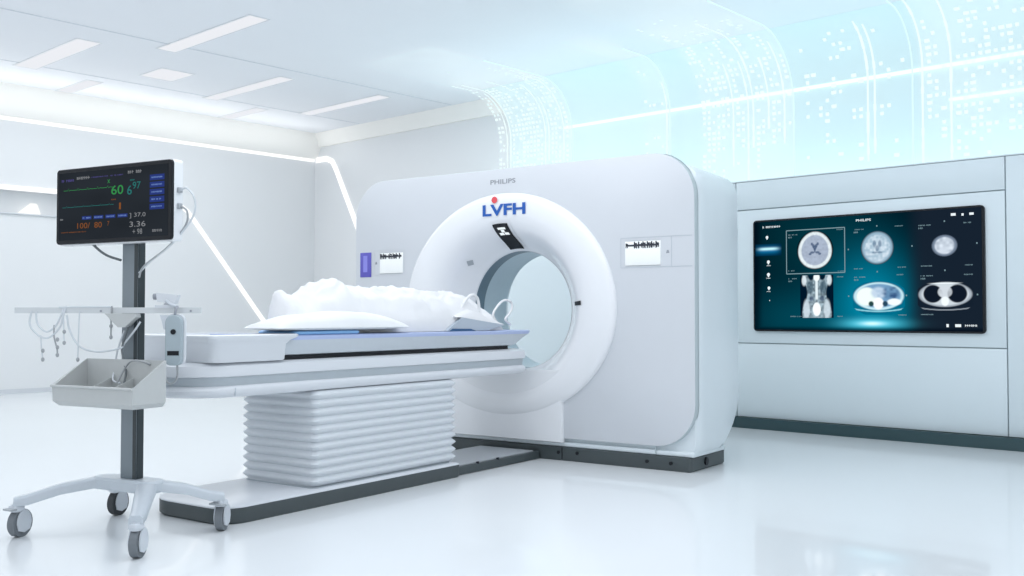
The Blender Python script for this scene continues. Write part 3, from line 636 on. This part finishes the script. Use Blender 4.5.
# crumpled sheet mound
SIL = [(-2.20, 1.115), (-2.12, 1.14), (-2.03, 1.10), (-1.96, 1.125), (-1.87, 1.175), (-1.79, 1.185), (-1.71, 1.205), (-1.61, 1.165), (-1.48, 1.16), (-1.30, 1.175), (-1.12, 1.16), (-.93, 1.15), (-.72, 1.145), (-.60, 1.12), (-.48, 1.07), (-.40, 1.02)]
def sil(y): return float(np.interp(y, [a for a, _ in SIL], [c for _, c in SIL]))
b = MB(); ny, nx = 150, 60; vs = []
for j in range(ny+1):
    y = -2.20+1.82*j/ny
    H = sil(y)-.90
    e = min(1, (y+2.20)/.05+.001)**.5*min(1, (-.38-y)/.05+.001)**.5
    xn = -1.29 if y < -1.55 else (-1.29+.11*sm(-1.55, -1.25, np.array(y)).item())     # near edge steps out past the pillow
    for i in range(nx+1):
        u = i/nx; X = XA+.03; a = abs(u*2-1); cr = max(0, (1-a**2.8))**.62
        x = X+(xn-X)*u
        f1 = noise.noise(Vector((x*4, y*3.2, 1.3))); f2 = 1-abs(noise.noise(Vector((x*7+y*3, y*6-x*4, 4.1))))*2; f3 = 1-abs(noise.noise(Vector((x*15, y*11+x*9, 8))))*2
        z = .8995+H*e*cr*(1+.10*f1*a)+(.034*f2+.014*f3-.03)*cr*e
        z = max(z, .8995) if 0 < i < nx and 0 < j < ny else .8995
        bul = .018*noise.noise(Vector((y*6, z*14, i*.01)))*cr
        y_ = y+max(0, -1.45-x)*.9*max(0, 1-(y+2.2)/.6)
        vs.append((x+bul+(.03*math.sin(PI*cr)*(u-.5)), y_+.02*noise.noise(Vector((x*9, y*4, 7)))*cr, z))
fs = [(j*(nx+1)+i, j*(nx+1)+i+1, (j+1)*(nx+1)+i+1, (j+1)*(nx+1)+i) for j in range(ny) for i in range(nx)]
b.add(vs, fs); n1 = nx+1
bot = [(v[0], v[1], .8990) for v in (vs[j*n1+i] for j in (0, ny) for i in (0, nx))]
b.add(bot, [(0, 2, 3, 1)])
solo('crumpled_sheet', b, 'cloth', 'heap of crumpled white bed linen lying on the scanner table', 'bed linen', GAN, ang=80)
# fold lines of the sheet are in its surface; the head end holds a pad with tie loops
hc = thing('head_rest', 'white pad with two loops on a slanting grey shell, nearest the ring', 'head rest', GAN, (-1.3, -.6, .897))
b = MB(); prf = [(-1.02, .900), (-.58, .900), (-.40, .935), (-.66, .962), (-.86, .985)]
b.loft([[(x, y, z) for y, z in prf] for x in (-1.62, -1.155)]); part('shell', b, 'padgrey', hc)
b = MB(); b.loft([[(x, y, z) for y, z in ((-1.0, .898), (-.72, .898), (-.78, .912), (-.96, .915))] for x in (-1.60, -1.150)]); part('shell_underlay', b, 'navy', hc)
b = MB(); rings = []
for k in range(13):
    y = -.92+.52*k/12; top = np.interp(y, [-.92, -.75, -.62, -.5, -.40], [1.00, 1.07, 1.04, .985, .945]); low = np.interp(y, [-.92, -.86, -.66, -.40], [.985, .985, .960, .935])
    rings.append([(x, y, z) for x, z in ((-1.62, low), (-1.16, low), (-1.17, (top+low)/2), (-1.25, top-.005), (-1.4, top), (-1.55, top-.01), (-1.61, (top+low)/2))])
b.loft(rings); part('pad', b, 'cloth', hc, ang=60)
b = MB(); b.tube([(-1.2, -.42, .945), (-1.2, -.47, 1.00), (-1.2, -.42, 1.06), (-1.2, -.34, 1.10), (-1.2, -.26, 1.085), (-1.2, -.26, 1.03), (-1.2, -.33, .975), (-1.2, -.31, .955), (-1.2, -.27, .935)], .008, 8); part('tie_loop', b, 'cloth', hc)
b = MB(); b.tube([(-1.22, -.80, 1.03), (-1.22, -.75, 1.09), (-1.22, -.68, 1.13), (-1.22, -.62, 1.11), (-1.22, -.60, 1.04), (-1.22, -.62, .99)], .010, 8); part('tie_loop', b, 'cloth', hc)

# ------------------------------------------------------------------ monitor cart
c = thing('monitor_cart', 'grey wheeled pole stand with four castors left of the scanner table', 'equipment cart', CART, (0, 0, 0))
PX = .06
b = MB(); b.box(PX-.05, PX+.05, -.022, .022, .26, 1.40, bev=.004); part('pole', b, 'pole', c)
b = MB(); b.box(PX+.049, PX+.0535, -.018, .018, .262, 1.39); part('pole_channel', b, 'poledark', c)
b = MB(); b.box(PX+.030, PX+.0505, -.0235, -.0215, .262, 1.33); part('pole_groove', b, 'poledark', c)
WH = [(-.37, -.265, 'tyre'), (-.38, .285, 'tyredark'), (.42, -.29, 'tyre'), (.345, .265, 'tyre')]
# H-shaped foot: hub and four arms
def arm(b, pts, w):
    rings = []
    P = [Vector(p) for p in pts]
    for i, p in enumerate(P):
        t = (P[min(i+1, len(P)-1)]-P[max(i-1, 0)]); t.z = 0; t.normalize(); s = Vector((-t.y, t.x, 0)); ww = w[i]/2; h = p.z; d = .045 if i < len(P)-1 else .035
        rings.append([p-s*ww-Vector((0, 0, d)), p-s*ww-Vector((0, 0, .012)), p-s*(ww-.012), p+s*(ww-.012), p+s*ww-Vector((0, 0, .012)), p+s*ww-Vector((0, 0, d))])
    b.loft(rings)
b = MB(); b.loft([plan(-.15, .22, -.05, .06, .04, .205), plan(-.16, .23, -.06, .07, .05, .215), plan(-.16, .23, -.06, .07, .05, .250), plan(-.15, .22, -.05, .06, .05, .26)]); part('hub', b, 'cart', c)
for x, y, tt in WH:
    sx = .17 if x > 0 else -.11; sy = .01*(1 if y > 0 else -1)
    b = MB(); arm(b, [(sx-.02*(1 if x > 0 else -1), sy*.3, .257), (sx+.02*(1 if x > 0 else -1), sy*3, .256), ((sx+x)/2, y*.5, .232), (x*.92, y*.86, .190), (x*1.02, y*1.04, .178)], [.09, .085, .075, .062, .058]); part('foot_arm', b, 'cart', c, ang=50)
for i, (x, y, tt) in enumerate(WH):
    rw = .062; dirv = [(.25, -.97), (.2, -.98), (.45, -.9), (.45, -.9)][i]; d = Vector((dirv[0], dirv[1], 0)).normalized(); s = Vector((-d.y, d.x, 0))   # s = axle direction
    q = Vector((x, y, 0)); ax = q-d*.022+Vector((0, 0, rw))
    b = MB()
    b.cyl((x, y, .115), (x, y, .150), .022, 16)
    for sg in (1,-1):
        o1 = ax+s*sg*.020; o2 = ax+s*sg*.026
        prof2 = []
        for k in range(20):
            a = PI*k/19; prof2.append((math.cos(a)*.045, math.sin(a)*.060))
        prof2 += [(-.036, -.03), (0, -.042), (.036, -.03)]
        b.loft([[o+d*px_*-1+Vector((0, 0, pz_)) for px_, pz_ in prof2] for o in ((o1, o2) if sg > 0 else (o2, o1))])
    b.box(x-.026, x+.026, y-.026, y+.026, .118, .146, bev=.008)
    cs = part('castor', b, 'castor', c)
    b = MB(); b.cyl(ax-s*.017, ax+s*.017, rw, 32); wl = part('wheel', b, tt, cs)
    b = MB(); b.cyl(ax-s*.018, ax+s*.018, rw*.62, 24); part('wheel_disc', b, 'castor', cs)
    if i in (0, 3):
        p = q+d*.045; b = MB(); b.box(x-.03, x+(.03 if i == 0 else .05), y-.02+d.y*.03, y+.012+d.y*.03, .125, .134, bev=.003); part('brake_pedal', b, 'grey', cs)
# crossbar: turned square to the view, held by a bracket
BAR = R(28); bc, bs = math.cos(BAR), math.sin(BAR)
def BX(s, off=0): return (PX+bc*s+bs*off, -.035+bs*s-bc*off)
b = MB()
def bar(b, s0, s1, o0, o1, z0, z1, mi=0):
    vs = [(*BX(s, o), z) for z in (z0, z1) for s, o in ((s0, o0), (s0, o1), (s1, o1), (s1, o0))]
    vs = [(*BX(s, o), z) for z in (z0, z1) for s, o in ((s0, o1), (s1, o1), (s1, o0), (s0, o0))]
    b.add(vs, [(3, 2, 1, 0), (4, 5, 6, 7), (0, 1, 5, 4), (1, 2, 6, 5), (2, 3, 7, 6), (3, 0, 4, 7)], mi)
bar(b, -.500, .340, .005, .020, 1.008, 1.034); part('crossbar', b, 'railbar', c)
b = MB(); P = [(.065, 1.012), (-.085, 1.012), (-.03, .945), (.01, .93), (.065, .965)]
P = [(-.078, 1.007), (.060, 1.007), (.062, .990), (.012, .945), (-.018, .945)]
b.loft([[(*BX(s, o), z) for s, z in P] for o in (.06, -.005)]); part('bar_bracket', b, 'bin', c)
for s in (-.11, .295): part('bar_screw', MB().cyl((*BX(s, .018), 1.018), (*BX(s, .024), 1.018), .005, 10), 'text', c)

# patient monitor
mo = thing('patient_monitor', 'black-faced patient monitor with vital sign curves on top of the wheeled pole', 'monitor', CART, (0, -.05, 1.33))
mx0, mx1, mz0, mz1 = -.352, .392, 1.328, 1.677
b = MB(); o1 = rr(mx0, mx1+.0, mz0-.006, mz1+.004, .018, 5)
b.loft([[(x, -.018, z) for x, z in rr(mx0+.01, mx1-.01, mz0+.01, mz1-.01, .018, 5)], [(x, -.028, z) for x, z in o1], [(x, -.078, z) for x, z in o1]], flip=False); part('case', b, 'white2', mo)
b = MB(); b.loft([[(x, -.077, z) for x, z in rr(mx0, mx1, mz0, mz1, .016, 5)], [(x, -.090, z) for x, z in rr(mx0, mx1, mz0, mz1, .016, 5)], [(x, -.093, z) for x, z in rr(mx0+.003, mx1-.003, mz0+.003, mz1-.003, .014, 5)]]); part('front_bezel', b, 'black', mo)
b = MB(); b.box(-.06, .12, -.03, .03, 1.36, 1.42, bev=.008); b.box(PX-.045, PX+.045, -.03, .022, 1.33, 1.50, bev=.006); part('mount', b, 'poledark', mo)
def SX(u): return mx0+(mx1-mx0)*u
def SZ(v): return mz0+(mz1-mz0)*v
ym = -.0936
scr = part('screen', raster(mx0+.018, mx1-.018, mz0+.018, mz1-.018, ym, 60, 40, lambda U, V: bgat(lin(38, 42, 47), U)*(1+.35*vnoise(U, V, 5, 3))[..., None]), 'screen', mo)
ym -= .0008
def curve(mi, u0, u1, v, amp, spikes, m):
    b = MB(); n = 140; pts = []
    for i in range(n+1):
        s = i/n; ph = (s*spikes) % 1; k = math.exp(-((ph-.5)/.04)**2)-.3*math.exp(-((ph-.58)/.04)**2)+.2*math.exp(-((ph-.75)/.07)**2)
        pts.append((SX(u0+(u1-u0)*s), SZ(v+amp*k)))
    vs = []
    for x, z in pts: vs += [(x, ym, z-.0011), (x, ym, z+.0011)]
    b.add(vs, [(2*i, 2*i+2, 2*i+3, 2*i+1) for i in range(n)]); part('vital_curve', b, m, mo)
curve(0, .07, .51, .712, .025, 5, 'scr_green'); curve(0, .06, .52, .487, .02, 6, 'scr_teal')
b = MB(); text(b, '60', SX(.55), SZ(.672), ym, .042, .078, .01); text(b, 'x', SX(.475), SZ(.79), ym, .016); part('pulse_reading', b, 'scr_green', mo)
b = MB(); text(b, '6', SX(.655), SZ(.655), ym, .042, .03, .01); text(b, '97', SX(.715), SZ(.71), ym, .032, .05, .005); glyphs(b, SX(.66), SX(.70), SZ(.78), ym, .008); part('oxygen_reading', b, 'scr_teal', mo)
b = MB(); glyphs(b, SX(.05), SX(.165), SZ(.845), ym, .012); part('menu_text', b, 'scr_purple', mo); b = MB(); glyphs(b, SX(.32), SX(.60), SZ(.862), ym, .006); part('menu_text', b, 'scr_purple', mo)
b = MB(); glyphs(b, SX(.19), SX(.31), SZ(.865), ym, .014); part('heading_text', b, 'scr_grey', mo); b = MB(); glyphs(b, SX(.64), SX(.76), SZ(.885), ym, .014); part('heading_text', b, 'scr_grey', mo)
for k in range(5):
    v = .79-.092*k; b = MB(); quad(b, SX(.825), SX(.945), SZ(v)-.0125, SZ(v)+.0125, ym); q = part('menu_key', b, 'scr_blue', mo); b = MB(); glyphs(b, SX(.84), SX(.93), SZ(v), ym-.0006, .007); part('key_text', b, 'scr_lblue', q)
for k, u in enumerate((.24, .345, .45, .555)):
    v = .335; b = MB(); quad(b, SX(u), SX(u+.085), SZ(v)-.008, SZ(v)+.008, ym); q = part('status_key', b, 'scr_blue', mo); b = MB(); glyphs(b, SX(u+.008), SX(u+.078), SZ(v), ym-.0006, .007); part('key_text', b, 'scr_lblue', q)
b = MB(); text(b, '100/', SX(.255), SZ(.235), ym, .026, .085, .003); text(b, '80', SX(.385), SZ(.235), ym, .026, .05, .003); text(b, '7', SX(.475), SZ(.245), ym, .020); glyphs(b, SX(.05), SX(.28), SZ(.155), ym, .005); text(b, '1', SX(.575), SZ(.46), ym, .030, .012); glyphs(b, SX(.50), SX(.54), SZ(.55), ym, .006); part('pressure_reading', b, 'scr_orange', mo)
b = MB()
for v, s in ((.325, '] 37.0'), (.215, '3.36'), (.12, '+ 98')): b = MB(); text(b, s, SX(.725), SZ(v), ym, .024, .10 if v > .2 else .06, .0); part('temperature_reading', b, 'scr_grey', mo)
b = MB()
glyphs(b, SX(.85), SX(.93), SZ(.12), ym, .012); part('corner_text', b, 'scr_grey', mo); b = MB(); glyphs(b, SX(.04), SX(.07), SZ(.33), ym, .008); part('corner_text', b, 'scr_grey', mo)
for z in (1.545, 1.475): part('socket', MB().box(mx1-.001, mx1+.014, -.062, -.040, z-.012, z+.012, bev=.003), 'grey', mo)

# storage bin on the pole
bn = thing('storage_bin', 'open grey plastic bin with sloping sides fixed to the cart pole', 'storage bin', CART, (.08, -.13, .60))
x0, x1, y0, y1 = -.150, .350, -.255, -.075; zf, zk, z0 = .692, .802, .60; w = .006
b = MB()
def tilt(x0, x1, y0, y1, zf, zk, z): return [(x0, y0, z), (x1, y0, z), (x1, y1, z), (x0, y1, z)]
OB = [(x0+.02, y0+.02, z0), (x1-.02, y0+.02, z0), (x1-.02, y1, z0), (x0+.02, y1, z0)]
OM = [(x0, y0, z0+.02), (x1, y0, z0+.02), (x1, y1, z0+.02), (x0, y1, z0+.02)]
OT = [(x0-.003, y0-.003, zf), (x1+.003, y0-.003, zf), (x1+.003, y1, zk), (x0-.003, y1, zk)]
IT = [(x0+w, y0+w, zf), (x1-w, y0+w, zf), (x1-w, y1-w, zk), (x0+w, y1-w, zk)]
IB = [(x0+w*2, y0+w*2, z0+.015), (x1-w*2, y0+w*2, z0+.015), (x1-w*2, y1-w, z0+.015), (x0+w*2, y1-w, z0+.015)]
b.loft([OB, OM, OT, IT, IB]); part('tray', b, 'bin', bn, ang=20)
b = MB(); b.tube([(x0-.004, y0-.006, zf-.004), (x1+.004, y0-.006, zf-.004)], .006, 8, smooth=False); part('rim', b, 'bin', bn)
for x in (.02, .16): part('divider', MB().add([(x, y0+.012, z0+.016), (x+.004, y0+.012, z0+.016), (x+.004, y1-.01, z0+.016), (x, y1-.01, z0+.016), (x, y0+.012, z0+.065), (x+.004, y0+.012, z0+.065), (x+.004, y1-.01, z0+.12), (x, y1-.01, z0+.12)], [(3, 2, 1, 0), (4, 5, 6, 7), (0, 1, 5, 4), (1, 2, 6, 5), (2, 3, 7, 6), (3, 0, 4, 7)]), 'bin', bn)

part('bin_bracket', MB().box(PX-.04, PX+.04, -.076, -.021, .64, .72, bev=.004), 'bin', bn)

# grey handset in a pouch hanging from the bar
hx, hy = BX(.235, .045)
hs = thing('infusion_handset', 'slim grey hand unit with black dot and dark window hanging at right of the crossbar', 'medical handset', CART, (hx, hy, .78))
def HB(s, o, z): return (*BX(.235+s, .045+o), z)
def hshape(w0, z0, z1, o0, o1, mb):
    n = 8; pts = []
    for s, z in rr(-w0, w0, z0, z1, .026, 6, (.034, .034, .024, .024)): pts.append((s, z))
    pts2 = [(s*.88, z0+(z-z0)*.985+.001) for s, z in pts]
    mb.loft([[HB(s, o0, z) for s, z in pts2], [HB(s, o0+.004, z) for s, z in pts], [HB(s, o1-.004, z) for s, z in pts], [HB(s, o1, z) for s, z in pts2]], flip=True)
b = MB(); hshape(.037, .775, 1.000, .0, .03, b); part('case', b, 'handset', hs)
b = MB(); hshape(.045, .778, 1.005, -.016, .0, b); part('back_shell', b, 'white', hs)
b = MB(); n = 16; b.cyl(HB(0, .030, .925), HB(0, .033, .925), .012, 16); part('button', b, 'black', hs)
b = MB(); b.add([HB(-.026, .0315, .820), HB(.026, .0315, .820), HB(.026, .0315, .840), HB(-.026, .0315, .840)], [(0, 1, 2, 3)]); part('window', b, 'black', hs)
b = MB(); b.tube([HB(0, .01, 1.0), HB(.005, .012, 1.025), HB(.0, -.02, 1.04), HB(-.02, -.03, 1.035)], .006, 8); part('hook', b, 'text', hs)
# clamp with knob behind it
cl = thing('bar_clamp', 'small white clamp with dark knob on the crossbar, left of the grey handset', 'clamp', CART, (*BX(.195, .0), 1.03))
def CB(s, o, z): return (*BX(.195+s, o), z)
b = MB(); bar(b, .135, .225, -.02, .028, 1.032, 1.045); b.loft([[CB(s, o, z) for s, z in ((-.05, 1.06), (.03, 1.05), (.045, 1.09), (-.055, 1.10))] for o in (.03, -.01)]); b.tube([CB(-.02, .01, 1.04), CB(0, .01, 1.055)], .012, 8); part('body', b, 'white', cl)
b = MB(); b.cyl(CB(-.072, .01, 1.083), CB(-.050, .01, 1.083), .014, 14); part('knob', b, 'text', cl)
b = MB(); b.tube([CB(-.01, .03, 1.065), CB(.02, .035, 1.045), CB(.045, .03, 1.04)], .007, 8); b.loft([[CB(s, o, z) for s, z in ((-.03, 1.0), (.02, 1.0), (.01, .965), (.0, .935), (-.012, .935), (-.02, .97))] for o in (.05, .035)]); part('lever', b, 'castor', cl)

# cables and leads
def lead(label, pts, r, m, plug=None, group='sensor leads hanging from the crossbar'):
    t = thing('sensor_lead', label, 'cable', CART, tuple(pts[0]), group)
    part('wire', MB().tube(pts, r, 8), m, t)
    if plug:
        e = Vector(pts[-1]); b = MB()
        for dz in plug: b.ball((e.x, e.y, e.z+dz), .0075, .0075, .010, 8)
        part('clip', b, 'cable', t)
    return t
BZ = 1.016
def L(s, z, o=.03): return (*BX(s, o), z)
lead('looped grey lead hung in wide arcs at the left of the crossbar', [L(-.42, BZ, .026), L(-.425, .955), L(-.38, .905), L(-.335, .90), L(-.29, .945), L(-.275, 1.0), L(-.27, 1.038, .012), L(-.29, 1.0, -.004)], .0045, 'cablelight')
lead('second loop of lead nested inside the wide arcs on the crossbar', [L(-.40, BZ, .026), L(-.39, .96), L(-.35, .925), L(-.31, .95), L(-.285, 1.0), L(-.28, 1.035, .012), L(-.30, 1.0, -.004)], .0045, 'cablelight')
lead('leftmost thin lead hanging straight from the loops with a small clip', [L(-.375, .91, .032), L(-.372, .86), L(-.365, .80)], .003, 'cablelight', (0, .04))
lead('thin lead with three small clips hanging second from left', [L(-.315, .955, .032), L(-.315, .90), L(-.302, .85), L(-.300, .82)], .0035, 'cable', (0, .035, .07))
lead('short thin lead with two clips hanging third from left', [L(-.275, 1.0), L(-.273, .94), L(-.27, .875)], .003, 'cablelight', (0, .05))
lead('long pale lead hanging straight below the left part of the crossbar', [L(-.205, 1.02, .024), L(-.205, .93), L(-.208, .80)], .003, 'cablelight', (0,))
lead('short dark-clipped lead hanging nearest to the pole', [L(-.045-.015, 1.04, .024), L(-.06, .98), L(-.06, .90)], .0035, 'cable', (0, .05, .085))
solo('cable', MB().tube([L(-.26, 1.0), L(-.245, .93), L(-.20, .86), L(-.12, .835), L(-.02, .85), (PX+.0, -.05, .87), (PX+.06, -.045, .93), (PX+.08, -.03, .97)], .0045, 8), 'cablelight', 'pale lead sagging from the crossbar loops to the pole', 'cable', CART)
solo('cable', MB().tube([L(-.30, 1.034, .02), L(-.2, 1.036, .02), L(-.06, 1.036, .02)], .004, 8), 'cablelight', 'straight lead lying along the top of the crossbar', 'cable', CART)
solo('cable', MB().tube([(PX+.02, -.04, .95), (PX+.0, -.06, .86), (PX+.02, -.07, .80), (PX+.06, -.09, .74), (PX+.09, -.14, .66)], .0045, 8), 'cabledark', 'dark lead running down the pole into the open bin', 'cable', CART)
solo('cable', MB().tube([(PX-.01, -.04, .93), (PX-.03, -.06, .84), (PX-.035, -.07, .76), (PX-.01, -.10, .71), (PX+.06, -.12, .70)], .004, 8), 'cablelight', 'pale lead looping down the pole into the open bin', 'cable', CART)
H0 = HB(.01, .02, .775)
solo('cable', MB().tube([HB(.012, .01, .778), HB(.014, .01, .73), HB(-.0, .01, .70), HB(-.03, .0, .695), HB(-.06, -.0, .74), (.26, -.10, .79), (.20, -.12, .80), (.13, -.10, .77), (.10, -.12, .70)], .0045, 8), 'cable', 'grey lead drooping from the handset into the open bin', 'cable', CART)
solo('cable', MB().tube([(mx1+.012, -.05, 1.545), (mx1+.05, -.05, 1.55), (mx1+.09, -.045, 1.50), (mx1+.07, -.04, 1.42), (mx1-.06, -.035, 1.31), (.2, -.03, 1.24), (PX+.058, -.02, 1.19)], .0045, 8), 'cablelight', 'outer pale cable curving from the monitor side down to the pole', 'cable', CART)
solo('cable', MB().tube([(mx1+.012, -.05, 1.475), (mx1+.045, -.045, 1.45), (mx1+.03, -.04, 1.39), (mx1-.08, -.035, 1.30), (.16, -.03, 1.22), (PX+.058, -.02, 1.17)], .0045, 8), 'cable', 'inner grey cable curving from the monitor side down to the pole', 'cable', CART)
solo('cable', MB().tube([(-.15, -.05, 1.325), (-.11, -.045, 1.295), (-.06, -.04, 1.27), (PX-.05, -.03, 1.25)], .006, 8), 'cabledark', 'short dark cable under the left half of the monitor', 'cable', CART)
